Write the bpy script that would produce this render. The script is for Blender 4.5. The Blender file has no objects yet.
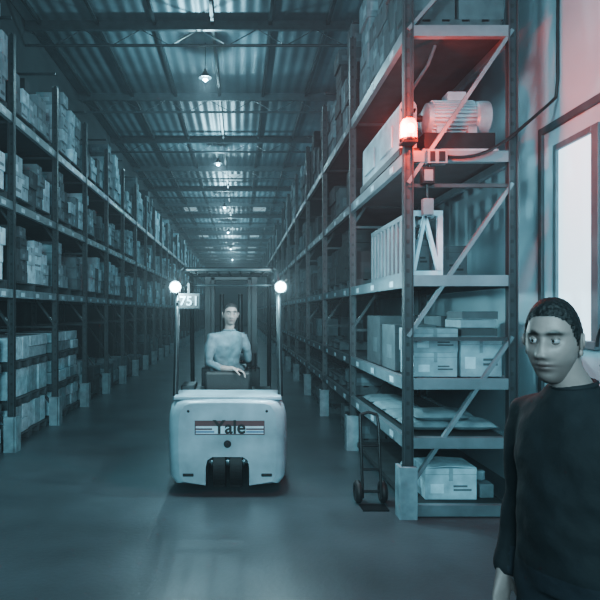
import bpy, math, random
from mathutils import Vector, Matrix, Euler, noise
R=random.Random(11)
scene=bpy.context.scene
pi=math.pi

# ------------------------------------------------------------ materials
def tint(v,k=1.0): return (v*(1-0.36*k), v*(1-0.06*k), v*(1+0.05*k))
def mat(name,col,rough=.6,metal=0.,noise=.25,scale=6.,bump=.05,bscale=40.,attr=False,emit=None,estr=0.,spec=.5):
    m=bpy.data.materials.new(name); m.use_nodes=True
    nt=m.node_tree; b=nt.nodes['Principled BSDF']; L=nt.links
    if isinstance(col,(int,float)): col=tint(col)
    b.inputs['Roughness'].default_value=rough; b.inputs['Metallic'].default_value=metal
    b.inputs['Specular IOR Level'].default_value=spec
    tc=nt.nodes.new('ShaderNodeTexCoord')
    n=nt.nodes.new('ShaderNodeTexNoise'); n.inputs['Scale'].default_value=scale; n.inputs['Detail'].default_value=6
    L.new(tc.outputs['Object'],n.inputs['Vector'])
    mr=nt.nodes.new('ShaderNodeMapRange'); mr.inputs[1].default_value=.3; mr.inputs[2].default_value=.7
    mr.inputs[3].default_value=1-noise; mr.inputs[4].default_value=1+noise*.6
    L.new(n.outputs['Fac'],mr.inputs[0])
    mx=nt.nodes.new('ShaderNodeVectorMath'); mx.operation='SCALE'
    if attr:
        a=nt.nodes.new('ShaderNodeAttribute'); a.attribute_name='Col'; L.new(a.outputs['Color'],mx.inputs[0])
    else: mx.inputs[0].default_value=col
    L.new(mr.outputs[0],mx.inputs['Scale']); L.new(mx.outputs[0],b.inputs['Base Color'])
    if bump>0:
        n2=nt.nodes.new('ShaderNodeTexNoise'); n2.inputs['Scale'].default_value=bscale; n2.inputs['Detail'].default_value=4
        L.new(tc.outputs['Object'],n2.inputs['Vector'])
        bp=nt.nodes.new('ShaderNodeBump'); bp.inputs['Strength'].default_value=bump; bp.inputs['Distance'].default_value=.02
        L.new(n2.outputs['Fac'],bp.inputs['Height']); L.new(bp.outputs[0],b.inputs['Normal'])
    if emit:
        b.inputs['Emission Color'].default_value=(*emit,1); b.inputs['Emission Strength'].default_value=estr
    return m

# ------------------------------------------------------------ mesh builder
class MB:
    def __init__(s): s.v=[];s.f=[];s.m=[];s.c=[];s.T=None
    def add(s,vs,fs,mat=0,col=(.5,.5,.5),cols=None):
        o=len(s.v)
        if s.T is None: s.v+=[tuple(p) for p in vs]
        else: s.v+= [tuple(s.T@Vector(p)) for p in vs]
        s.f+= [tuple([i+o for i in f]) for f in fs]
        s.m+= [mat]*len(fs)
        if cols: s.c+=cols
        else: s.c+= [col]*len(vs)
    def push(s,M):
        T0=s.T; s.T=M if T0 is None else T0@M; return T0
    def box(s,lo,hi,mat=0,col=(.5,.5,.5)):
        x0,y0,z0=lo;x1,y1,z1=hi
        s.add([(x0,y0,z0),(x1,y0,z0),(x1,y1,z0),(x0,y1,z0),(x0,y0,z1),(x1,y0,z1),(x1,y1,z1),(x0,y1,z1)],
              [(0,3,2,1),(4,5,6,7),(0,1,5,4),(1,2,6,5),(2,3,7,6),(3,0,4,7)],mat,col)
    def cbox(s,c,d,mat=0,col=(.5,.5,.5),rot=None):
        h=[q/2 for q in d]
        if rot is None:
            s.box([c[i]-h[i] for i in range(3)],[c[i]+h[i] for i in range(3)],mat,col)
        else:
            T0=s.push(Matrix.Translation(c)@Euler(rot).to_matrix().to_4x4())
            s.box([-q for q in h],h,mat,col); s.T=T0
    def bar(s,a,b,w,h,mat=0,col=(.5,.5,.5),up=(0,0,1)):
        a=Vector(a);b=Vector(b);d=(b-a);L=d.length;d.normalize()
        u=Vector(up); 
        if abs(d.dot(u))>.98: u=Vector((0,1,0))
        r=d.cross(u).normalized(); u=r.cross(d)
        T0=s.push(Matrix((( r.x,d.x,u.x,a.x),(r.y,d.y,u.y,a.y),(r.z,d.z,u.z,a.z),(0,0,0,1))))
        s.box((-w/2,0,-h/2),(w/2,L,h/2),mat,col); s.T=T0
    def tube(s,pts,rad,seg=12,mat=0,col=(.5,.5,.5),rnd=False):
        pts=[Vector(p) for p in pts]
        if not isinstance(rad,(list,tuple)): rad=[rad]*len(pts)
        rad=list(rad)
        if rnd:
            d0=(pts[0]-pts[1]).normalized(); d1=(pts[-1]-pts[-2]).normalized()
            r0=rad[0];r1=rad[-1]
            pre=[(pts[0]+d0*r0*math.sin(a),r0*math.cos(a)) for a in (1.45,1.05,.55)]
            post=[(pts[-1]+d1*r1*math.sin(a),r1*math.cos(a)) for a in (.55,1.05,1.45)]
            pts=[p for p,_ in pre]+pts+[p for p,_ in post]; rad=[r for _,r in pre]+rad+[r for _,r in post]
        vs=[];fs=[];n=len(pts)
        d=(pts[1]-pts[0]).normalized()
        ref=(Vector((0,0,1)) if abs(d.z)<.9 else Vector((1,0,0)))
        for i in range(n):
            t=(pts[min(i+1,n-1)]-pts[max(i-1,0)]).normalized()
            r=t.cross(ref)
            if r.length<1e-4: r=t.orthogonal()
            r.normalize(); u=r.cross(t).normalized(); ref=u
            for j in range(seg):
                a=2*pi*j/seg; vs.append(tuple(pts[i]+r*math.cos(a)*rad[i]+u*math.sin(a)*rad[i]))
        for i in range(n-1):
            for j in range(seg):
                k=(j+1)%seg; fs.append((i*seg+j,i*seg+k,(i+1)*seg+k,(i+1)*seg+j))
        fs.append(tuple(range(seg))[::-1]); fs.append(tuple((n-1)*seg+j for j in range(seg)))
        s.add(vs,fs,mat,col)
    def rings(s,rg,seg=24,mat=0,col=(.5,.5,.5)):
        vs=[];fs=[];n=len(rg)
        for c,r,f,hw,hd in rg:
            c=Vector(c);r=Vector(r).normalized();f=Vector(f).normalized()
            for j in range(seg):
                a=2*pi*j/seg; vs.append(tuple(c+r*math.cos(a)*hw+f*math.sin(a)*hd))
        for i in range(n-1):
            for j in range(seg):
                k=(j+1)%seg; fs.append((i*seg+j,i*seg+k,(i+1)*seg+k,(i+1)*seg+j))
        fs.append(tuple(range(seg))[::-1]); fs.append(tuple((n-1)*seg+j for j in range(seg)))
        s.add(vs,fs,mat,col)
    def ell(s,c,r,mat=0,col=(.5,.5,.5),nu=20,nv=14,keep=None,rot=None):
        vs=[];fs=[]
        Rm=Euler(rot).to_matrix() if rot else Matrix.Identity(3)
        for i in range(nv+1):
            t=pi*i/nv
            for j in range(nu):
                a=2*pi*j/nu
                p=Rm@Vector((r[0]*math.sin(t)*math.cos(a),r[1]*math.sin(t)*math.sin(a),r[2]*math.cos(t)))
                vs.append((c[0]+p.x,c[1]+p.y,c[2]+p.z))
        for i in range(nv):
            for j in range(nu):
                k=(j+1)%nu
                q=(i*nu+j,(i+1)*nu+j,(i+1)*nu+k,i*nu+k)
                if keep is None or all(keep(Vector(vs[z])-Vector(c)) for z in q): fs.append(q)
        s.add(vs,fs,mat,col)
    def torus(s,c,Rr,r,axis='Z',mat=0,col=(.5,.5,.5),n=32,m=10,tilt=None):
        Rm=Matrix.Identity(3)
        if axis=='X': Rm=Euler((0,pi/2,0)).to_matrix()
        if axis=='Y': Rm=Euler((pi/2,0,0)).to_matrix()
        if tilt: Rm=Euler(tilt).to_matrix()@Rm
        vs=[];fs=[]
        for i in range(n):
            a=2*pi*i/n
            for j in range(m):
                b=2*pi*j/m
                p=Rm@Vector(((Rr+r*math.cos(b))*math.cos(a),(Rr+r*math.cos(b))*math.sin(a),r*math.sin(b)))
                vs.append((c[0]+p.x,c[1]+p.y,c[2]+p.z))
        for i in range(n):
            for j in range(m):
                i2=(i+1)%n;j2=(j+1)%m; fs.append((i*m+j,i2*m+j,i2*m+j2,i*m+j2))
        s.add(vs,fs,mat,col)
    def build(s,name,mats,parent=None,loc=(0,0,0),bevel=0,smooth=30):
        me=bpy.data.meshes.new(name); me.from_pydata(s.v,[],s.f)
        for m in mats: me.materials.append(m)
        me.polygons.foreach_set('material_index',s.m)
        at=me.attributes.new('Col','FLOAT_COLOR','POINT')
        flat=[]
        for c in s.c: flat+= [c[0],c[1],c[2],1]
        at.data.foreach_set('color',flat)
        if smooth:
            me.polygons.foreach_set('use_smooth',[True]*len(s.f)); me.set_sharp_from_angle(angle=math.radians(smooth))
        me.update()
        o=bpy.data.objects.new(name,me); scene.collection.objects.link(o)
        o.location=loc
        if parent: o.parent=parent
        if bevel:
            b=o.modifiers.new('bevel','BEVEL'); b.width=bevel; b.segments=2; b.limit_method='ANGLE'; b.angle_limit=math.radians(40)
        return o
def empty(name,loc=(0,0,0)):
    e=bpy.data.objects.new(name,None); scene.collection.objects.link(e); e.location=loc; e.empty_display_size=.1
    return e
def text(body,size,loc,m,parent,name,rot=(pi/2,0,0),ext=.002,bold=0):
    c=bpy.data.curves.new(name,'FONT'); c.body=body; c.size=size; c.extrude=ext; c.align_x='CENTER'; c.align_y='CENTER'; c.offset=bold
    c.materials.append(m)
    o=bpy.data.objects.new(name,c); scene.collection.objects.link(o); o.parent=parent; o.location=loc; o.rotation_euler=rot
    return o

m_conc=mat('concrete',.10,.36,0,.40,1.0,.08,30)
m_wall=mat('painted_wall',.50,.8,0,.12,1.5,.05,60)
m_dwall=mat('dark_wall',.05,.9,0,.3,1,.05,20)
m_post=mat('rack_paint',.06,.45,.2,.25,5,.03,60)
m_beam=mat('beam_paint',.22,.4,.1,.25,5,.03,60)
m_beamd=mat('beam_paint_dark',.09,.45,.1,.3,5,.03,60)  # darker copy of beam_paint; on the deeper right bays it is painted-in shade
m_guard=mat('guard_paint',.30,.5,0,.35,8,.05,40)
m_deck=mat('deck_board',.035,.8,0,.3,8,.1,60)
m_box=mat('cardboard',.4,.8,0,.25,9,.06,30,attr=True)
m_wrap=mat('stretch_wrap',.55,.25,0,.3,10,.5,14,attr=True)
m_wood=mat('pallet_wood',.08,.8,0,.35,9,.1,60)
m_white=mat('white_paint',.66,.5,0,.15,8,.05,40)
m_black=mat('black_rubber',.010,.6,0,.3,20,.1,60)
m_dark=mat('dark_steel',.02,.4,.4,.3,12,.05,60)
m_steel=mat('steel',.35,.35,.7,.3,12,.05,60)
m_lite=mat('truck_paint',.46,.30,.0,.35,3,.04,30)
m_mach=mat('machine_paint',.42,.4,.1,.35,5,.05,30)
m_glass=mat('window_glass',.8,.2,0,.02,2,0,1,emit=(.60,.88,1),estr=1.3)
m_frame=mat('window_frame',.16,.5,.1,.2,8,.03,40)

# ------------------------------------------------------------ room shell
def corr(name,v,freq,axis,rough=.5,metal=.3):
    m=mat(name,v,rough,metal,.5,.6,0)
    nt=m.node_tree;b=nt.nodes['Principled BSDF']
    tc=nt.nodes.new('ShaderNodeTexCoord'); w=nt.nodes.new('ShaderNodeTexWave'); w.bands_direction=axis; w.inputs['Scale'].default_value=freq
    nt.links.new(tc.outputs['Object'],w.inputs['Vector'])
    bp=nt.nodes.new('ShaderNodeBump'); bp.inputs['Strength'].default_value=.6; bp.inputs['Distance'].default_value=.04
    nt.links.new(w.outputs['Fac'],bp.inputs['Height']); nt.links.new(bp.outputs[0],b.inputs['Normal'])
    return m
m_roof=corr('corrugated_roof',.27,1.2,'X')
XL,XR,Y0,Y1,H=-4.3,2.65,-4.,72.,7.5
def slab(name,lo,hi,m):
    b=MB(); b.box(lo,hi); return b.build(name,[m],smooth=0)
slab('floor',(XL-.2,Y0,-.1),(XR+.2,Y1+.2,0),m_conc)
slab('ceiling',(XL-.2,Y0,H),(XR+.2,Y1+.2,H+.1),m_roof)
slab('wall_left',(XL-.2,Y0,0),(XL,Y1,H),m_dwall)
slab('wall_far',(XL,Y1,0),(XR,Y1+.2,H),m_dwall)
wy0,wy1,wz0,wz1=4.50,5.0,1.45,3.02
b=MB(); W=XR
b.box((W,Y0,0),(W+.2,wy0,H)); b.box((W,wy1,0),(W+.2,Y1,H)); b.box((W,wy0,0),(W+.2,wy1,wz0)); b.box((W,wy0,wz1),(W+.2,wy1,H))
b.build('wall_right',[m_wall],smooth=0)
b=MB()
b.box((W+.004,wy0+.002,wz0+.002),(W+.02,wy1-.002,wz1-.002),1)
b.box((W-.02,wy1,wz0-.05),(W-.001,wy1+.05,wz1+.05),0); b.box((W-.02,wy0-.09,wz0-.05),(W-.001,wy0,wz1+.05),0)
b.box((W-.02,wy0,wz1),(W-.001,wy1,wz1+.05),0); b.box((W-.05,wy0-.1,wz0-.06),(W-.001,wy1+.1,wz0),0)
b.build('window_1',[m_frame,m_glass],bevel=.004)
b=MB()
b.box((W-.03,wy1+.22,0),(W-.001,wy1+.28,wz1+.25),0); b.box((W-.03,wy0-.6,wz1+.19),(W-.001,wy1+.22,wz1+.25),0)
b.build('trim_1',[m_beamd],bevel=.004)

b=MB()
y=4.
while y<Y1-1:
    b.box((XL,y-.04,H-.20),(XR,y+.04,H-.16)); b.box((XL,y-.008,H-.18),(XR,y+.008,H-.0))
    b.tube([(XL,y,H-.50),(XR,y,H-.50)],.03,8)
    x=XL;k=0
    while x<XR-.3:
        b.bar((x,y,H-.50 if k%2 else H-.18),(x+.58,y,H-.18 if k%2 else H-.50),.015,.015); x+=.58;k+=1
    y+=4.
b.build('roof_trusses',[m_beamd])
b=MB()
x=XL+.3
while x<XR:
    b.box((x-.03,Y0,H-.10),(x+.03,Y1,H-.005)); x+=1.15
b.build('roof_purlins',[m_post])
m_sky=mat('skylight_sheet',.7,.5,0,.05,3,0,1,emit=(.6,.9,1),estr=.35)
b=MB()
for yy,xs in ((25.4,(-.3,)),(33.4,(-2.8,1.1)),(45.4,(-2.8,-.3,1.1)),(53.4,(-2.8,-.3,1.1)),(57.4,(-2.8,-.3,1.1)),(61.4,(-2.8,-.3,1.1)),(65.4,(-2.8,-.3,1.1))):
    for xx in xs:
        b.box((xx-.36,yy,H-.004),(xx+.36,yy+1.3,H+.01))
b.build('roof_skylights',[m_sky])

m_bulb=mat('lamp_glass',.8,.3,0,0,1,0,1,emit=(.7,.93,1),estr=2.2)
def highbay(x,y,watt):
    e=empty('pendant_lamp',(x,y,6.75))
    b=MB()
    b.tube([(0,0,.2),(0,0,.75)],.008,8)
    b.tube([(0,0,.18),(0,0,.13),(0,0,.10),(0,0,.01),(0,0,-.01)],[.03,.045,.06,.13,.14],20)
    b.build('lamp_shade',[m_dark],e)
    b=MB(); b.ell((0,0,-.03),(.06,.06,.05)); b.build('lamp_bulb',[m_bulb],e)
    l=bpy.data.lights.new('lamp_light','POINT'); l.energy=watt; l.color=(.50,.87,1); l.shadow_soft_size=.06
    o=bpy.data.objects.new('lamp_light',l); scene.collection.objects.link(o); o.parent=e; o.location=(0,0,-.16)
for yy,ww in ((-2,60),(6,75),(13,190),(20.5,240),(29,270),(38,290),(48,290),(58,290)):
    highbay(-.75,yy,ww)

# ------------------------------------------------------------ racks
def rack(name,xf,xb,ys,levels,top,endbeams=False,far=None):
    b=MB(); sx=1 if xb>xf else -1
    for i,y in enumerate(ys):
        for x in (xf,xb):
            b.box((x-.038,y-.006,0),(x+.038,y+.006,top),0)
            b.box((x-.038,y-.035,0),(x-.030,y+.035,top),0); b.box((x+.030,y-.035,0),(x+.038,y+.035,top),0)
            b.box((x-.06,y-.07,0),(x+.06,y+.07,.012),0)
            if y<16:
                z=.55
                while z<top: b.box((x-.012,y-.009,z),(x+.012,y-.006,z+.03),3); z+=.12
        b.box((xf-.065,y-.085,0),(xf+.055,y-.05,.42),2); b.box((xf-sx*.075-.012,y-.085,0),(xf-sx*.075+.012,y+.06,.42),2)
        if y<30:
            zz=.22; step=1.25
            while zz+step<top+.4:
                z2=min(zz+step,top-.05)
                b.bar((xf,y,zz),(xb,y,z2),.03,.045,1 if (endbeams and i==0) else 0,up=(0,1,0)); zz+=step
                b.bar((xf,y,zz-.02),(xb,y,zz-.02),.03,.03,0)
    for i in range(len(ys)-1):
        a,c=ys[i]+.04,ys[i+1]-.04
        for z in levels:
            if z<.2: continue
            mi=1 if (not endbeams or i==0 or abs(z-1.97)<.01) else 5  # deep bays painted darker for shade, except the level the truck lamps light
            if abs(z-1.94)<.01: mi=2  # lighter paint on this level stands in for lamplight on the beam
            for x in (xf,xb):
                b.box((x-.025,a-.04,z-.10),(x+.025,c+.04,z),mi)
            x0,x1=sorted((xf,xb))
            b.box((x0+.025,a,z-.035),(x1-.025,c,z-.012),3)
            if c<26:
                for k in range(3):
                    yy=a+(c-a)*(k+.5)/3; xx=xf-sx*.025
                    b.box((min(xx,xx-sx*.003),yy-.06,z-.08),(max(xx,xx-sx*.003),yy+.06,z-.03),4)
    if endbeams:
        y=ys[0]
        for z in levels:
            b.box((xf+.04,y-.03,z-.09),(xb-.04,y+.03,z),1)
            if z<.2: b.box((xf+.04,y+.03,z-.05),(xb-.04,ys[1]-.05,z),3)
    return b.build(name,[m_post,m_beam,m_guard,m_deck,m_white,m_beamd],smooth=0)
ysL=[5.5-1.7+1.7*i for i in range(33)]
LL=[1.94,2.99,4.04]
rack('pallet_rack',-2.74,-3.64,ysL,LL,5.0)
ysR=[4.9+2.4*i for i in range(23)]
LR=[.1,.65,1.13,1.97,2.98,4.0]
rack('pallet_rack',1.37,2.22,ysR,LR,5.0,True)

# ------------------------------------------------------------ cartons
def carton(b,lo,hi,v,side,detail,k=1.0):
    c=tint(v,k); b.box(lo,hi,0,c)
    if detail:
        x=lo[0] if side<0 else hi[0]
        a,d=(x-.002,x) if side<0 else (x,x+.002)
        ym=(lo[1]+hi[1])/2; w=hi[1]-lo[1]; h=hi[2]-lo[2]
        b.box((a,ym-.02,lo[2]+h*.72),(d,ym+.02,hi[2]),0,tint(v*.6))
        if R.random()<.6: b.box((a,lo[1]+w*.12,lo[2]+h*.2),(d,lo[1]+w*.45,lo[2]+h*.55),0,tint(min(.85,v*1.7)))
        elif R.random()<.5: b.box((a,lo[1]+w*.15,lo[2]+h*.25),(d,hi[1]-w*.15,lo[2]+h*.4),0,tint(v*.35))
        b.box((lo[0]+.04,lo[1]-.002,lo[2]+h*.25),(lo[0]+.04+(hi[0]-lo[0])*.4,lo[1],lo[2]+h*.6),0,tint(min(.85,v*1.5)))
def pallet(b,x0,x1,y0,y1,z,mat=1):
    for k in range(3):
        yy=y0+(y1-y0-.08)*k/2; b.box((x0,yy,z),(x1,yy+.08,z+.09),mat)
    n=5
    for k in range(n):
        xx=x0+(x1-x0-.1)*k/(n-1); b.box((xx,y0,z+.09),(xx+.1,y1,z+.108),mat)
def fill(b,x0,x1,side,y0,y1,z0,hmax,vr,det,size=(.26,.4),skip=.06,pal=True,hr=(.18,.30)):
    z=z0
    if pal:
        pallet(b,x0+.02,x1-.02,y0,y1,z0); z=z0+.109
    rows=[((x0+x1)/2+.01,x1),(x0,(x0+x1)/2-.01)]
    if y0>26: rows=[rows[0] if side>0 else rows[1]]
    for (a,c) in rows:
        front=(side>0 and c==x1) or (side<0 and a==x0)
        y=y0+R.uniform(0,.04)
        while y<y1-.18:
            w=min(R.uniform(*size),y1-y)
            if R.random()<skip: y+=w; continue
            zz=z; lim=z+(hmax-.11)*R.uniform(.55,1.0)
            hh=R.uniform(*hr); base=vr[0]+(vr[1]-vr[0])*R.random()**1.5
            while zz+hh<=lim:
                j=R.uniform(0,.05)
                lo=(a+(j if side<0 else 0),y,zz); hi=(c-(j if side>0 else 0),y+w-.018,zz+hh-.006)
                carton(b,lo,hi,min(vr[1],base*R.uniform(.6,1.3)),side,det and front); zz+=hh
            y+=w
bl=MB()
for i in range(len(ysL)-1):
    a,c=ysL[i]+.08,ysL[i+1]-.08
    near=c<17
    for z in LL:
        hm=1.45 if z>4 else .90
        if z>4 and R.random()<.2: hm=.8
        fill(bl,-3.62,-2.74,1,a,c,z+.0,hm,(.08,.95),near,pal=near,skip=.08,size=(.2,.34),hr=(.14,.27))
    if i>3 or i==0:
        fill(bl,-3.6,-2.8,1,a,c,0,R.uniform(.6,1.3),(.05,.35),near,size=(.35,.7),hr=(.2,.4))
bl.build('cardboard_boxes',[m_box,m_wood],smooth=0)

br=MB()
for i in range(1,len(ysR)-1):
    a,c=ysR[i]+.09,ysR[i+1]-.09
    near=c<17
    for z in LR:
        z0=0 if z<.2 else z
        hm={.1:.5,.65:.36,1.13:.68,1.97:.88,2.98:.86,4.0:1.45}[z]
        mid=(a+c)/2
        for (p,q) in ((a,mid-.03),(mid+.03,c)):
            if R.random()<.12: continue
            fill(br,1.40,2.2,-1,p,q,z0,hm,(.02,.22),near,size=(.28,.6),pal=near,hr=(.16,.36))
fill(br,1.40,2.2,-1,5.0,7.2,4.0,1.4,(.06,.25),True,size=(.35,.55))
br.build('cardboard_boxes',[m_box,m_wood],smooth=0)

def wrapped(y0,y1,x0,x1):
    b=MB(); z=0
    for k in range(3):
        pallet(b,x0,x1,y0,y1,z); z+=.11
        h=.36 if k<2 else .30
        n=R.choice((1,2,2)); m=R.choice((1,2,3))
        for r in range(n):
            hh=h/n
            for q in range(m):
                w=(y1-y0)/m
                b.cbox(((x0+x1)/2-R.uniform(0,.03),y0+w*(q+.5),z+hh*(r+.5)),(x1-x0-R.uniform(.0,.06),w-.01,hh-.006),0,tint(R.uniform(.25,.85)))
        z+=h+.002
    return b.build('wrapped_pallet_stack',[m_wrap,m_wood],bevel=.035)
for i in (1,2,3):
    a=ysL[i]+.1; wrapped(a,a+.72,-3.55,-2.80); wrapped(a+.78,a+1.5,-3.55,-2.82)

# ------------------------------------------------------------ near right bay contents
yb=5.0
def one(name,lo,hi,v,flaps=False):
    b=MB(); b.box(lo,hi,0,tint(v))
    w=hi[0]-lo[0];h=hi[2]-lo[2]
    y=lo[1]
    b.box((lo[0],y-.002,lo[2]+h*.80),(hi[0],y,lo[2]+h*.815),0,tint(v*.5))
    b.box((lo[0]+w*.46,y-.003,lo[2]+h*.6),(lo[0]+w*.54,y,hi[2]),0,tint(v*.65))
    b.box((lo[0]+w*.1,y-.003,lo[2]+h*.2),(lo[0]+w*.36,y,lo[2]+h*.5),0,tint(min(.9,v*1.6)))
    b.box((lo[0]+w*.55,y-.003,lo[2]+h*.28),(lo[0]+w*.9,y,lo[2]+h*.34),0,tint(v*.25))
    b.box((lo[0]+w*.55,y-.003,lo[2]+h*.40),(lo[0]+w*.82,y,lo[2]+h*.46),0,tint(v*.25))
    b.box((lo[0]-.003,lo[1]+.1,lo[2]+h*.25),(lo[0],lo[1]+.3,lo[2]+h*.55),0,tint(min(.9,v*1.5)))
    if flaps:
        b.cbox((lo[0]+w*.25,(lo[1]+hi[1])/2,hi[2]+.012),(w*.5,hi[1]-lo[1],.006),0,tint(v*1.1),rot=(0,-.06,0))
        b.cbox((lo[0]+w*.75,(lo[1]+hi[1])/2,hi[2]+.012),(w*.5,hi[1]-lo[1],.006),0,tint(v*1.1),rot=(0,.06,0))
    return b.build('cardboard_box',[m_box],smooth=0,bevel=.004)
z=1.131
one('b',(1.45,yb,z),(1.81,yb+.42,z+.20),.34); one('b',(1.44,yb+.01,z+.201),(1.82,yb+.43,z+.40),.26)
one('b',(1.84,yb,z),(2.18,yb+.42,z+.33),.38)
one('b',(1.42,yb+.5,z),(1.80,yb+1.0,z+.42),.10); one('b',(1.84,yb+.5,z),(2.18,yb+1.0,z+.5),.10)
one('b',(1.42,yb+1.1,z),(2.1,yb+1.7,z+.5),.07)
b=MB()
for k in range(3):
    zz=z+.332+k*.072; j=R.uniform(-.02,.02)
    b.box((1.85+j,yb+.02,zz),(2.15+j,yb+.4,zz+.008),0,tint(.15))
    cc=tint((.05,.25,.08)[k])
    for (p,q) in (((1.85+j,yb+.02),(2.15+j,yb+.03)),((1.85+j,yb+.39),(2.15+j,yb+.40)),((1.85+j,yb+.03),(1.86+j,yb+.39)),((2.14+j,yb+.03),(2.15+j,yb+.39))):
        b.box((*p,zz+.008),(*q,zz+.068),0,cc)
b.build('stacked_trays',[m_box],smooth=0)
b=MB()
for k,(x,y,zz,sx,sy) in enumerate(((1.62,5.25,.70,.42,.4),(1.98,5.25,.70,.40,.4),(1.62,5.7,.70,.42,.42),(1.98,5.75,.70,.4,.4),(1.72,5.27,.775,.46,.38),(1.62,6.2,.70,.42,.42),(1.62,6.7,.7,.42,.42))):
    n=16;vs=[];fs=[]
    for i in range(n+1):
        for j in range(n+1):
            u=i/n*2-1;v=j/n*2-1
            hgt=.045*((1-abs(u)**3)*(1-abs(v)**3))**.5+.006*math.sin(7*u+k)*math.cos(6*v)*(1-abs(u))*(1-abs(v))
            vs.append((x+u*sx/2,y+v*sy/2,zz+hgt))
    o=len(vs)
    vs+=[(p[0],p[1],2*zz-p[2]) for p in vs]
    for i in range(n):
        for j in range(n):
            a=i*(n+1)+j; q=(a,a+n+1,a+n+2,a+1); fs.append(q); fs.append(tuple(o+t for t in q[::-1]))
    b.add(vs,fs,0,tint(.22+.10*(k%2)))
b.build('flour_sacks',[m_box],smooth=60)
one('b',(1.55,yb+.02,.101),(1.98,yb+.36,.36),.62,True)
b=MB()
b.box((2.02,5.05,.101),(2.14,5.4,.22),0,tint(.2)); b.tube([(2.08,5.2,.22),(2.08,5.2,.3)],.04,14,0,tint(.4))
b.tube([(1.47,5.3,.101),(1.47,5.3,.33),(1.47,5.3,.36),(1.47,5.3,.40)],[.06,.06,.03,.03],16,0,tint(.2))
b.build('plastic_canisters',[m_box],bevel=.01)

def crate(x0,x1,y0,y1,z0,z1,name):
    b=MB(); t=.045
    for x in (x0,x1-t):
        for y in (y0,y1-t): b.box((x,y,z0),(x+t,y+t,z1),0 if y==y0 else 1)
    for zz in (z0,z1-t):
        for y in (y0-.001,y1-t): b.box((x0+t,y,zz),(x1-t,y+t,zz+t),0 if y<y0 else 1)
        for x in (x0-.001,x1-t): b.box((x,y0+t,zz),(x+t,y1-t,zz+t),1)
    xm=(x0+x1)/2-.01
    b.bar((x0+t*.8,y0+.015,z0+t),(xm,y0+.015,z1-t),.03,.05,up=(0,1,0)); b.bar((xm,y0+.015,z1-t),(x1-t*.8,y0+.015,z0+t),.03,.05,up=(0,1,0))
    n=10
    for k in range(1,n): 
        y=y0+(y1-y0)*k/n; b.box((x0,y-.035,z0+t),(x0+.02,y+.035,z1-t),1)
    return b.build(name,[m_white,m_beam],smooth=0,bevel=.003)
crate(1.42,1.70,5.02,6.5,1.971,2.52,'wooden_crate')
one('b',(1.46,5.2,2.02),(1.64,6.2,2.3),.10)
one('b',(1.78,5.7,1.971),(2.16,6.4,2.30),.10)
b=MB()
b.box((1.46,4.80,2.70),(1.56,4.869,2.83),0); b.box((1.475,4.797,2.72),(1.545,4.80,2.81),1)
b.tube([(1.51,4.84,2.70),(1.51,4.84,2.58)],.012,8); b.box((1.47,4.80,2.45),(1.55,4.869,2.58),1)
b.box((1.50,4.795,2.86),(1.66,4.869,2.97),1); b.box((1.52,4.79,2.875),(1.56,4.795,2.955),0); b.box((1.59,4.79,2.875),(1.64,4.795,2.955),0)
b.tube([(1.53,4.84,2.83),(1.53,4.84,2.87)],.012,8)
b.build('electrical_control_box',[m_dark,m_beam],bevel=.004)

e=empty('electric_motor',(1.87,5.25,2.981))
b=MB()
b.box((-.34,-.22,0),(.30,.24,.06),0); b.box((-.32,-.20,.06),(.28,.20,.20),1)
zc=.38
b.box((-.18,-.12,.20),(-.10,.12,.28),0); b.box((.08,-.12,.20),(.16,.12,.28),0)
b.tube([(-.28,0,zc),(-.25,0,zc),(-.23,0,zc),(.16,0,zc),(.18,0,zc),(.28,0,zc),(.30,0,zc)],[.06,.13,.135,.135,.148,.148,.11],32,0)
for k in range(28):
    a=2*pi*k/28
    cy,cz=math.cos(a)*.142,zc+math.sin(a)*.142
    b.bar((-.21,cy,cz),(.15,cy,cz),.008,.025,0,up=(0,math.cos(a),math.sin(a)))
b.tube([(-.34,0,zc),(-.26,0,zc)],.028,14,1)
b.box((-.08,-.08,zc+.13),(.08,.08,zc+.21),0)
b.build('motor_body',[m_mach,m_dark],e,bevel=.004)
e=empty('gearbox_machine',(1.56,5.2,2.981))
b=MB()
b.box((0,.0+.45,0),(.58,1.35,.08),1); b.box((.02,.5,.08),(.52,1.30,.52),0)
b.tube([(.3,.45,.25),(.3,.5,.25)],.14,24,0); b.tube([(.3,.42,.25),(.3,.45,.25)],.05,18,1)
for k in range(8): a=2*pi*k/8; b.tube([(.3+.115*math.cos(a),.44,.25+.115*math.sin(a)),(.3+.115*math.cos(a),.46,.25+.115*math.sin(a))],.012,6,1)
b.tube([(.12,.7,.52),(.12,.7,.64),(.12,.85,.70)],.05,14,1); b.box((.22,.60,.52),(.5,1.2,.66),0)
for k in range(5): b.box((.235+.055*k,.594,.54),(.26+.055*k,.60,.64),1)
b.build('gearbox_body',[m_mach,m_dark],e,bevel=.012)
e=empty('machine_housing',(1.34,5.0,2.981))
b=MB()
b.box((0,.04,0),(.17,1.7,.07),1); b.box((.01,.08,.07),(.16,1.6,.42),0); b.tube([(.085,.08,.42),(.085,1.6,.42)],.075,20,0)
b.tube([(.085,.08,.24),(.085,.03,.24)],.055,18,1)
for k in range(2): b.box((-.004,.3+k*.7,.14),(.01,.75+k*.7,.34),0)
b.build('housing_body',[m_mach,m_dark],e,bevel=.01)
b=MB(); b.tube([(1.43,4.98,3.52),(1.56,4.98,3.72),(1.62,4.98,3.88)],.014,10); b.build('conduit_pipe',[m_beamd])

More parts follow.
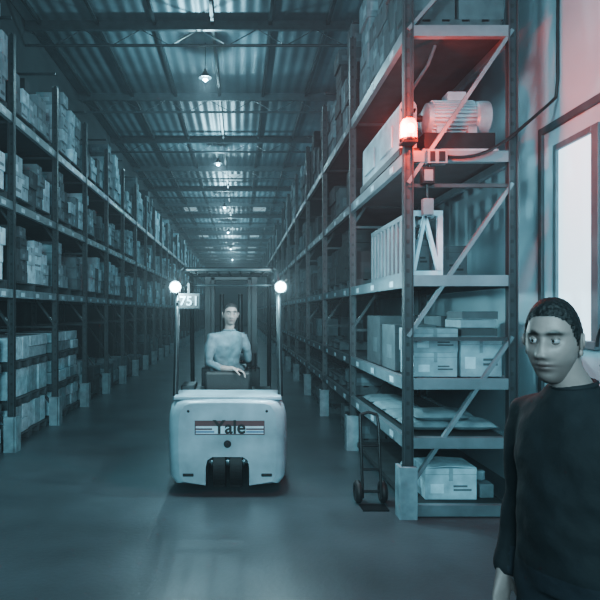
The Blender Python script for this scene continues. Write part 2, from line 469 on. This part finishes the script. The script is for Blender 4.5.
m_red=mat('red_beacon_lens',(.9,.03,.01),.3,0,0,1,0,1,emit=(1,.02,.002),estr=6)
m_hot=mat('beacon_bulb',(1,.8,.3),.3,0,0,1,0,1,emit=(1,.35,.03),estr=40)
e=empty('warning_beacon',(1.345,4.79,3.04))
b=MB(); b.box((-.06,-.06,-.03),(.06,.07,-.005),0); b.tube([(0,0,-.005),(0,0,.015)],.070,20,0)
b.tube([(0,0,.178),(0,0,.186)],.035,20,0)
b.build('beacon_base',[m_dark],e,bevel=.003)
b=MB(); b.tube([(0,0,.015),(0,0,.13),(0,0,.165),(0,0,.178)],[.067,.065,.050,.028],20); b.build('beacon_lens',[m_red],e)
b=MB(); b.ell((0,-.052,.08),(.036,.028,.046)); b.build('beacon_bulb',[m_hot],e)
for lx,ly,en in ((.16,-.17,40),(-.15,-.10,75)):
    l=bpy.data.lights.new('beacon_light','POINT'); l.energy=en; l.color=(1,.045,.008); l.shadow_soft_size=.02
    o=bpy.data.objects.new('beacon_light',l); scene.collection.objects.link(o); o.parent=e; o.location=(lx,ly,.08)
b=MB()
pts=[];A=Vector((1.66,4.83,2.92));B=Vector((2.2,4.80,2.96));C=Vector((2.62,4.98,3.45))
for k in range(21):
    t=k/20; p=A*(1-t)**2+B*2*t*(1-t)+C*t*t; p.z-=.03*math.sin(pi*t*2); pts.append(p)
b.tube(pts,.013,8)
b.tube([C,(2.63,4.97,3.6),(2.635,4.97,7.3)],.012,8)
b.build('power_cable',[m_dark])
b=MB()
pts=[(2.57,4.22+.10*math.cos(a),1.42+.15*math.sin(a)) for a in [pi*2*k/24 for k in range(21)]]
b.tube(pts,.012,8); b.tube([(2.65,4.22,1.57),(2.54,4.22,1.57)],.018,10)
b.build('hanging_hose',[m_dark])

e=empty('hand_truck',(1.14,5.20,0))
b=MB()
for s in (-.08,.08):
    b.tube([(s,-.02,.06),(s,.03,.35),(s,.08,.68),(s*.9,.12,.76)],.012,10)
    b.torus((s*1.35,.05,.10),.07,.03,'X',1); b.tube([(s*1.35-.02,.05,.10),(s*1.35+.02,.05,.10)],.045,16,0)
for zz,yy in ((.3,.02),(.5,.05)): b.tube([(-.08,yy,zz),(.08,yy,zz)],.010,8)
b.tube([(-.075,.12,.76),(0,.13,.78),(.075,.12,.76)],.014,8,1)
b.box((-.11,-.18,.0),(.11,-.01,.01),0); b.tube([(-.11,.05,.10),(.11,.05,.10)],.012,8)
b.build('truck_frame',[m_dark,m_black],e)

# ------------------------------------------------------------ forklift
fk=empty('forklift',(-.115,5.5,0))
half=[(.20,.08),(.50,.08),(.545,.14),(.556,.28),(.562,.50),(.556,.70),(.535,.79),(.49,.845),(.42,.865),(.2,.872)]
arch=[(.14,.34),(.185,.31),(.20,.24)]
out=[(0,.34)]+arch+half+[(0,.874)]
out=out+[(-x,z) for x,z in reversed(out[1:-1])]
b=MB(); vs=[];fs=[];n=len(out)
secs=[(.0,.80),(.008,.86),(.03,.915),(.07,.955),(.13,.985),(.22,1.),(.55,1.)]
for yy,s in secs:
    for x,z in out:
        if abs(x)<=.2001 and z<.4: vs.append((x,yy,z))
        else:
            sz=1-(1-s)*.45
            vs.append((x*s,yy,.46+(z-.46)*sz))
for i in range(len(secs)-1):
    for j in range(n):
        k=(j+1)%n; fs.append((i*n+j,i*n+k,(i+1)*n+k,(i+1)*n+j))
fs.append(tuple(range(n))); fs.append(tuple((len(secs)-1)*n+j for j in range(n))[::-1])
b.add(vs,fs,0)
b.build('counterweight',[m_lite],fk,smooth=38)
b=MB()
b.box((-.50,.06,.855),(.50,.56,.885),0); b.box((-.42,.012,.80),(.42,.06,.812),1)
b.tube([(0,-.012,.46),(0,.04,.46)],.035,20,1); b.tube([(0,-.03,.46),(0,0,.46)],.016,12,1)
for s in (-1,1):
    b.box((s*.36-.05,-.004,.16),(s*.36+.05,.01,.19),1)
    b.tube([(s*.36,-.003,.76),(s*.36,.01,.76)],.014,12,1)
b.build('counterweight_trim',[m_lite,m_dark],fk,bevel=.006)
m_decal=mat('decal_white',.72,.4,0,.1,8,0,1); m_dred=mat('decal_dark',(.10,.045,.05),.4,0,.1,8,0,1); m_blue=mat('decal_blue',(.10,.2,.32),.4,0,.1,8,0,1)
b=MB()
b.box((-.30,-.006,.545),(.34,0,.675),1); b.box((-.29,-.008,.555),(.33,-.006,.625),0)
b.box((-.29,-.009,.565),(-.12,-.008,.58),2);b.box((-.29,-.009,.59),(-.14,-.008,.605),1);b.box((.17,-.009,.565),(.33,-.008,.58),2);b.box((.17,-.009,.59),(.33,-.008,.605),1)
b.build('name_plate',[m_decal,m_dred,m_blue],fk)
text('Yale',.17,(.02,-.012,.612),m_black,fk,'plate_lettering',ext=.003,bold=.004)
b=MB()
for s in (-.078,.078):
    b.tube([(s-.062,.27,.24),(s-.055,.27,.24),(s+.055,.27,.24),(s+.062,.27,.24)],[.20,.24,.24,.20],36)
    for k in range(24):
        a=2*pi*k/24; b.bar((s-.05,.27+.24*math.cos(a),.24+.24*math.sin(a)),(s+.05,.27+.24*math.cos(a),.24+.24*math.sin(a)),.02,.006,up=(0,math.cos(a),math.sin(a)))
b.tube([(-.16,.27,.24),(.16,.27,.24)],.05,16,1)
b.build('steer_wheels',[m_black,m_steel],fk)
b=MB()
for s in (-1,1):
    b.tube([(s*.36,1.85,.28),(s*.37,1.85,.28),(s*.52,1.85,.28),(s*.53,1.85,.28)],[.23,.28,.28,.23],36); b.tube([(s*.535,1.85,.28),(s*.50,1.85,.28)],.13,20,1)
b.build('drive_wheels',[m_black,m_steel],fk)
b=MB()
b.box((-.50,.55,.14),(.50,1.42,.62),0); b.box((-.34,1.42,.14),(.34,2.1,.40),1); b.box((-.52,1.42,.58),(-.36,2.12,.66),0); b.box((.36,1.42,.58),(.52,2.12,.66),0)
b.box((-.46,.50,.62),(.46,1.30,.83),1); b.box((-.34,1.42,.40),(.34,1.9,.42),1)
b.box((-.36,1.9,.42),(.36,2.1,.98),1); b.box((-.48,.56,.87),(-.34,.9,.93),1)
b.build('chassis',[m_lite,m_dark],fk,bevel=.02)
b=MB()
b.box((-.24,.80,.83),(.24,1.25,.92),0)
b.box((-.25,.62,.84),(.23,.74,1.06),0)
b.build('seat',[m_black],fk,bevel=.03)
b=MB()
b.torus((0,1.52,1.14),.16,.014,'Z',0,tilt=(-.9,0,0)); b.tube([(0,1.52,1.14),(0,1.85,.85)],.022,10,0)
for a in (0,2.1,4.2):
    p=Euler((-.9,0,0)).to_matrix()@Vector((.16*math.cos(a),.16*math.sin(a),0)); b.tube([(0,1.52,1.14),(p.x,1.52+p.y,1.14+p.z)],.008,6)
for k in range(3): b.tube([(.2+.05*k,1.8,.95),(.2+.05*k,1.72,1.15)],.008,8); b.ell((.2+.05*k,1.72,1.16),(.018,.018,.018))
b.build('steering_wheel',[m_black],fk)
b=MB()
for s in (-1,1):
    b.tube([(s*.50,.22,.87),(s*.495,.28,1.3),(s*.485,.34,1.95),(s*.47,.42,2.06),(s*.45,.6,2.10),(s*.45,1.5,2.10),(s*.46,1.62,2.04),(s*.48,2.02,.95),(s*.48,2.04,.6)],.026,12)
for yy in (.55,1.0,1.5): b.tube([(-.45,yy,2.10),(.45,yy,2.10)],.022,10)
for k in range(7): x=-.36+.12*k; b.tube([(x,.55,2.10),(x,1.5,2.10)],.012,8)
b.tube([(-.485,.34,1.93),(.485,.34,1.93)],.010,8)
b.build('overhead_guard',[m_dark],fk)
b=MB()
for s in (-1,1):
    b.box((s*.30-.04,2.22,.08),(s*.30+.04,2.34,2.16)); b.box((s*.235-.025,2.24,.1),(s*.235+.025,2.36,2.12),1)
for zz in (.3,1.0,2.08): b.box((-.30,2.24,zz),(.30,2.30,zz+.1))
b.tube([(-.12,2.28,.2),(-.12,2.28,1.9)],.03,14,1); b.tube([(.12,2.28,.2),(.12,2.28,1.9)],.03,14,1)
b.box((-.45,2.40,.12),(.45,2.44,.22)); b.box((-.45,2.40,.48),(.45,2.44,.58))
for s in (-1,1):
    b.box((s*.22-.05,2.44,.05),(s*.22+.05,2.48,.58)); b.box((s*.22-.05,2.44,.05),(s*.22+.05,3.45,.085)); b.box((s*.22-.03,2.34,.12),(s*.22+.03,2.41,.58))
    b.bar((s*.3,2.1,.3),(s*.3,2.24,.3),.08,.1)
b.build('mast',[m_dark,m_dark],fk,bevel=.004)
m_head=mat('headlamp_lens',.9,.2,0,0,1,0,1,emit=(.8,.98,1),estr=120)
b=MB()
for s in (-1,1):
    b.tube([(s*.505,.33,1.91),(s*.505,.28,1.91),(s*.505,.235,1.91)],[.03,.052,.058],20,0); b.bar((s*.505,.3,1.86),(s*.49,.32,1.80),.02,.02)
b.build('lamp_housings',[m_dark],fk)
b=MB()
for s in (-1,1): b.ell((s*.505,.232,1.91),(.042,.022,.042))
b.build('lamp_lenses',[m_head],fk)
for s in (-1,1):
    for yy,en in ((.12,75),(.48,9)):
        l=bpy.data.lights.new('work_light','POINT'); l.energy=en; l.color=(.58,.92,1); l.shadow_soft_size=.03
        o=bpy.data.objects.new('work_light',l); scene.collection.objects.link(o); o.parent=fk; o.location=(s*.505 if yy<.3 else s*.42,yy,1.91)
b=MB(); b.box((-.475,.26,1.70),(-.27,.272,1.85),0); b.box((-.465,.256,1.71),(-.28,.26,1.84),1); b.box((-.50,.26,1.76),(-.46,.30,1.78),0); b.box((-.39,.265,1.84),(-.37,.34,1.95),0)
b.build('number_plate',[m_dark,m_black],fk)
text('751',.125,(-.372,.252,1.772),m_beam,fk,'number_lettering',ext=.002,bold=.002)

# ------------------------------------------------------------ people
m_skin=mat('skin',.3,.5,0,.10,30,.05,120,attr=True)
m_hair=mat('hair',(.008,.008,.009),.6,0,.4,60,.6,90)
m_eye=mat('eye_white',(.26,.28,.30),.25,0,.02,3,0,1)
m_iris=mat('iris',(.02,.015,.012),.15,0,.02,3,0,1)
m_jump=mat('dark_jumper',(.008,.011,.014),.85,0,.3,12,.5,9)
m_trou=mat('dark_trousers',(.015,.02,.028),.85,0,.3,10,.5,9)
m_shirt=mat('work_shirt',.20,.8,0,.35,10,.6,11)
m_shoe=mat('shoe_leather',.015,.4,0,.2,10,.1,30)
SK=(.235,.19,.18)
def G(a,b,sa,sb): return math.exp(-(a*a)/(2*sa*sa)-(b*b)/(2*sb*sb))
def sst(x): x=max(0,min(1,x)); return x*x*(3-2*x)
def headpos(x,y,z,feat=True):
    t=max(0,-z)
    st=math.hypot(x,y)
    k=1
    if st>1e-4: k=(st**.72/st) if z<0 else (st**.84/st)
    px=x*k*.074; py=y*k*.095; pz=z*.119
    px*=1-.20*sst(t/.95)
    if y>0: py*=1-.42*sst(t*1.1)
    else: py*=.90+.03*t
    if y<0 and feat:
        fw=sst(-y*2.2)
        s=max(0,min(1,(.022-pz)/.056)); 
        amp=(.003+.019*s)*(1/(1+math.exp(-(pz+.041)/.0028)))*(sst((.034-pz)/.02))
        py-=fw*amp*G(px,0,.0075+.0065*s,1)
        py-=fw*.007*(G(px-.0125,pz+.034,.006,.007)+G(px+.0125,pz+.034,.006,.007))
        for q in (-1,1):
            py+=fw*.0115*G(px-q*.030,pz-.008,.015,.011)
            py-=fw*.0050*G(px-q*.026,pz-.031,.020,.007)
            py-=fw*.0045*G(px-q*.046,pz+.022,.016,.016)
            py+=fw*.0030*G(px-q*.026,pz+.052,.006,.014)
        py-=fw*.0065*G(px,pz+.057,.019,.0045); py-=fw*.0070*G(px,pz+.069,.016,.005)
        py+=fw*.0045*G(px,pz+.0628,.020,.0022)
        py+=fw*.004*G(px,pz+.082,.018,.006); py-=fw*.006*G(px,pz+.102,.020,.012)
    return px,py,pz
def hairline(y):
    K=[(-1,.076),(-.75,.074),(-.5,.058),(-.30,.014),(-.1,-.01),(.25,.005),(.45,-.035),(.75,-.06),(1,-.068)]
    for (a,p),(c,q) in zip(K,K[1:]):
        if y<=c: return p+(q-p)*sst((y-a)/(c-a))
    return K[-1][1]
def head(parent,T,name='head',stub=.8,sc=(1,1,1)):
    b=MB(); b.T=T@Matrix.Diagonal((*sc,1))
    NU,NV=128,100; vs=[];fs=[];cs=[];hv=[];hf=[]; hm=[]
    for i in range(NV+1):
        th=pi*i/NV
        for j in range(NU):
            a=2*pi*j/NU; x,y,z=math.sin(th)*math.cos(a),math.sin(th)*math.sin(a),math.cos(th)
            p=headpos(x,y,z); vs.append(p)
            c=Vector(SK)
            if y<0:
                lip=min(1,G(p[0],p[2]+.063,.020,.0075)*1.3); c=c.lerp(Vector((.15,.09,.088)),lip*.7)
                for q in (-1,1):
                    bz=.0265+.0045*sst((abs(p[0])-.008)/.025)-.004*sst((abs(p[0])-.036)/.012)
                    c=c.lerp(Vector((.012,.011,.010)),min(1,1.9*G(p[0]-q*.031,p[2]-bz,.015,.0045)))
                    c=c.lerp(Vector((.085,.06,.055)),.75*G(p[0]-q*.031,p[2]-.004,.016,.011))
                c=c.lerp(Vector((.04,.025,.025)),.8*G(p[0],p[2]+.0628,.020,.0018))
            bd=sst((-.035-p[2])/.03)*(1-sst((y-.35)/.3)); c=c*(1-.38*(1-stub)*bd)
            cs.append(tuple(c))
            h=p[2]-hairline(y); off=.0008+.008*sst(h/.04)+.0008*math.sin(a*17+z*20)*math.sin(th*23)
            d=Vector((p[0],p[1],p[2]*.9)).normalized(); pp=headpos(x,y,z,False)
            hv.append((pp[0]+d.x*off,pp[1]+d.y*off,pp[2]+d.z*off)); hm.append(h+.0015*math.sin(a*29))
    for i in range(NV):
        for j in range(NU):
            k=(j+1)%NU; q=(i*NU+j,(i+1)*NU+j,(i+1)*NU+k,i*NU+k); fs.append(q)
            if min(hm[t] for t in q)>0: hf.append(q)
    b.add(vs,fs,0,cols=cs); b.add(hv,hf,1)
    for q in (-1,1):
        b.ell((q*.030,-.0640,.009),(.0125,.0120,.0125),2)
        b.ell((q*.030-.001,-.0702,.0085),(.0070,.0062,.0070),3,nu=14,nv=10)
        b.ell((q*.030,-.0640,.009),(.0146,.0142,.0138),0,tuple(k*.6 for k in SK),nu=28,nv=24,keep=lambda d:d.z>.0024)
        b.ell((q*.030,-.0640,.009),(.0146,.0136,.0138),0,tuple(k*.62 for k in SK),nu=28,nv=24,keep=lambda d:d.z<-.0040)
        b.ell((q*.077,.012,-.002),(.007,.017,.030),0,tuple(k*.8 for k in SK),rot=(.15,0,q*.35))
        b.torus((q*.082,.014,.006),.017,.0045,'X',0,SK,tilt=(0,0,q*.35)); b.ell((q*.078,.006,-.028),(.006,.009,.011),0,SK)
    return b.build(name,[m_skin,m_hair,m_eye,m_iris],parent,smooth=60)
def hand(parent,wrist,d,n,side,curl=.5,name='hand',thumb_in=.3):
    d=Vector(d).normalized(); n=Vector(n); n=(n-d*n.dot(d)).normalized(); s=d.cross(n)*side
    w=Vector(wrist); b=MB()
    P=lambda a,c,e: w+d*a+s*c+n*e
    b.rings([(P(-.03,0,0),s,n,.027,.021),(P(0,0,0),s,n,.027,.019),(P(.03,.003,0),s,n,.036,.018),(P(.06,.002,0),s,n,.042,.016),(P(.09,0,0),s,n,.041,.013),(P(.098,0,0),s,n,.034,.008)],20,0,SK)
    for off,Ln,r in ((.032,.070,.0088),(.011,.079,.0092),(-.011,.073,.0088),(-.031,.057,.0078)):
        p=P(.080,off,0); pts=[P(.06,off*.9,0),p]; ang=curl*.35
        for q,seg in enumerate((.46,.30,.24)):
            dir_=(d*math.cos(ang)+n*math.sin(ang)+s*off*1.2).normalized(); p=p+dir_*(Ln*seg+.006); pts.append(p); ang+=curl*(1.0 if q==0 else .7)
        b.tube(pts,[r,r*1.05,r,r*.93,r*.8],10,0,SK,rnd=True)
    p0=P(.018,.022,.004); a1=(d*.72+s*.62+n*.25).normalized(); a2=(d*.9+s*.25+n*(.3+thumb_in)).normalized()
    b.tube([p0,p0+a1*.040,p0+a1*.04+a2*.030,p0+a1*.04+a2*.054],[.014,.0118,.0105,.0088],10,0,SK,rnd=True)
    o=b.build(name,[m_skin],parent,smooth=60)
    r=o.modifiers.new('r','REMESH'); r.mode='VOXEL'; r.voxel_size=.0032; r.use_smooth_shade=True
    sm=o.modifiers.new('s','SMOOTH'); sm.factor=.5; sm.iterations=3
    dg=bpy.context.evaluated_depsgraph_get(); me=bpy.data.meshes.new_from_object(o.evaluated_get(dg))
    o.modifiers.clear(); o.data=me
    at=me.attributes.get('Col') or me.attributes.new('Col','FLOAT_COLOR','POINT')
    at.data.foreach_set('color',[*SK,1]*len(at.data))
    return o
def body(parent,b,mats,pick,vox=.012,name='clothed_body'):
    o=b.build(name,mats,parent,smooth=60)
    r=o.modifiers.new('r','REMESH'); r.mode='VOXEL'; r.voxel_size=vox; r.use_smooth_shade=True
    sm=o.modifiers.new('s','SMOOTH'); sm.factor=.6; sm.iterations=8
    bpy.context.view_layer.update()
    dg=bpy.context.evaluated_depsgraph_get(); me=bpy.data.meshes.new_from_object(o.evaluated_get(dg))
    o.modifiers.clear(); o.data=me; me.materials.clear()
    for m in mats: me.materials.append(m)
    for p in me.polygons: p.material_index=pick(p.center)
    for v in me.vertices:
        f=noise.noise(Vector((v.co.x*9,v.co.y*9,v.co.z*14)))*.009+noise.noise(v.co*26)*.003
        v.co+=v.normal*f
    return o

A=math.radians(66)
ma=empty('standing_man',(.975,1.74,0)); ma.rotation_euler=(0,0,-A)
X=(1,0,0);F=(0,-1,0)
b=MB()
b.rings([((0,.0,.86),X,F,.165,.11),((0,0,.92),X,F,.18,.125),((0,0,1.0),X,F,.172,.13),((0,-.005,1.09),X,F,.165,.13),((0,-.005,1.2),X,F,.175,.13),((0,0,1.29),X,F,.185,.125),((0,.005,1.36),X,F,.18,.11),((0,.005,1.40),X,F,.15,.092),((0,-.002,1.435),X,F,.095,.078),((0,-.012,1.462),X,F,.064,.064)],28)
for s in (-1,1):
    b.tube([(s*.12,.008,1.375),(s*.175,.01,1.35),(s*.20,.015,1.29),(s*.212,.02,1.16),(s*.218,.02,1.07),(s*.222,-.01,.955),(s*.222,-.04,.855)],[.052,.060,.058,.050,.045,.040,.033],16,rnd=True)
    b.tube([(s*.09,0,.90),(s*.10,.0,.72),(s*.105,0,.50),(s*.107,.015,.36),(s*.108,.02,.10)],[.098,.086,.062,.058,.045],18,rnd=True)
body(ma,b,[m_jump,m_trou],lambda c:1 if (c.z<.93 and math.hypot(c.x,c.y)<.2) else 0)
b=MB()
for s in (-1,1):
    b.tube([(s*.108,.06,.045),(s*.108,0,.05),(s*.11,-.08,.042),(s*.112,-.16,.034)],[.040,.046,.044,.034],14,rnd=True)
    b.box((s*.108-.042,-.19,0),(s*.108+.042,.10,.014))
b.build('shoes',[m_shoe],ma,smooth=60)
b=MB(); b.tube([(0,.0,1.40),(0,-.012,1.45),(-.004,-.045,1.50),(-.008,-.062,1.56)],[.058,.055,.050,.050],20,0,SK); b.torus((0,-.012,1.462),.058,.008,'Z',1,tilt=(.15,0,0))
b.build('neck',[m_skin,m_jump],ma,smooth=60)
HA=math.radians(48)
head(ma,Matrix.Translation((-.010,-.085,1.584))@Matrix.Rotation(A-HA,4,'Z')@Matrix.Rotation(.04,4,'X'),stub=.1,sc=(.93,.86,1.0))
for s in (-1,1):
    hand(ma,(s*.222,-.045,.835),(0,-.12,-1),(-s,.1,0),1 if s>0 else -1,.55,'hand_left' if s>0 else 'hand_right')

dr=empty('forklift_driver',(-.14,6.5,.92))
tw=math.radians(35)
rx=Vector((math.cos(tw),math.sin(tw),0)); fr=Vector((math.sin(tw),-math.cos(tw),0))
b=MB()
b.rings([((0,.0,.01),X,F,.15,.11),((0,.0,.08),X,F,.17,.12),((-.01,-.03,.18),rx,fr,.155,.115),((-.01,-.06,.30),rx,fr,.17,.12),((0,-.08,.40),rx,fr,.19,.12),((.005,-.09,.475),rx,fr,.185,.105),((.02,-.10,.52),rx,fr,.13,.085),((.03,-.105,.555),rx,fr,.075,.065)],24)
c=Vector((.005,-.09,.485))
L=c-rx*.19; Rr=c+rx*.19
b.tube([c-rx*.12,L,L+Vector((-.03,-.02,-.12)),Vector((-.185,-.22,.22)),Vector((-.06,-.30,.17))],[.055,.060,.055,.045,.040],14,rnd=True)
b.tube([c+rx*.12,Rr,Rr+Vector((.05,.03,-.13)),Rr+Vector((.07,.10,-.25))],[.055,.060,.053,.045],14,rnd=True)
b.tube([Rr+Vector((.07,.10,-.25)),Vector((.16,.42,.24))],[.045,.036],14,rnd=True)
for s in (-1,1):
    b.tube([(s*.09,.02,.07),(s*.13,.30,.10),(s*.15,.46,.09),(s*.14,.55,-.12),(s*.13,.62,-.36)],[.09,.075,.062,.052,.042],16,rnd=True)
    b.tube([(s*.13,.62,-.42),(s*.13,.72,-.44),(s*.13,.80,-.455)],[.045,.043,.034],12,rnd=True)
body(dr,b,[m_shirt,m_trou,m_shoe],lambda c:(2 if c.z<-.36 else (1 if c.z<.10 else 0)),.011)
b=MB(); b.tube([(.025,-.10,.53),(.03,-.11,.60),(.035,-.115,.66)],[.056,.050,.050],18,0,SK); b.build('neck',[m_skin],dr,smooth=60)
b=MB(); b.torus((.028,-.106,.56),.060,.010,'Z'); b.build('collar',[m_shirt],dr)
head(dr,Matrix.Translation((.04,-.135,.725))@Matrix.Rotation(math.radians(10),4,'Z'),stub=.6)
b=MB(); b.tube([(-.06,-.30,.17),(.02,-.335,.165),(.06,-.345,.168)],[.034,.030,.027],14,0,SK,rnd=True); b.build('forearm',[m_skin],dr,smooth=60)
hand(dr,(.065,-.345,.170),(.95,-.1,-.25),(0,-.1,-1),-1,.6,'hand_left')
hand(dr,(.165,.425,.235),(-.2,.95,-.1),(-.3,0,-1),1,1.3,'hand_right')

# ------------------------------------------------------------ lights / world / camera
w=bpy.data.worlds.new('world'); scene.world=w; w.use_nodes=True
w.node_tree.nodes['Background'].inputs[0].default_value=(.25,.70,.95,1); w.node_tree.nodes['Background'].inputs[1].default_value=.07
vs_=w.node_tree.nodes.new('ShaderNodeVolumeScatter'); vs_.inputs['Color'].default_value=(.9,.95,1,1); vs_.inputs['Density'].default_value=.007; vs_.inputs['Anisotropy'].default_value=.0
w.node_tree.links.new(vs_.outputs[0],w.node_tree.nodes['World Output'].inputs['Volume'])
def area(name,loc,tgt,sx,sy,e,col=(.53,.89,1),spread=180):
    l=bpy.data.lights.new(name,'AREA'); l.shape='RECTANGLE'; l.size=sx; l.size_y=sy; l.energy=e; l.color=col; l.spread=math.radians(spread)
    o=bpy.data.objects.new(name,l); scene.collection.objects.link(o); o.location=loc
    o.rotation_euler=(Vector(tgt)-Vector(loc)).to_track_quat('-Z','Y').to_euler()
area('dock_daylight',(-.4,-3.2,3.2),(.2,6,1.8),2.5,2,125,spread=80)
area('side_fill',(-2.6,.2,4.2),(2.6,5.0,2.7),1.2,1.2,44,spread=60)  # added fill to brighten the right wall; no actual opening there
area('window_daylight',(2.58,4.7,2.2),(0,4.2,1.2),.5,1.5,7)
try: scene.view_settings.look='AgX - Medium High Contrast'
except Exception: pass
cam=bpy.data.cameras.new('camera'); co=bpy.data.objects.new('camera',cam); scene.collection.objects.link(co)
co.location=(0,0,1.67); co.rotation_euler=(pi/2,0,0)
cam.sensor_width=36; cam.lens=36; cam.shift_x=.1; cam.shift_y=.02; cam.clip_start=.05; cam.clip_end=200
scene.camera=co
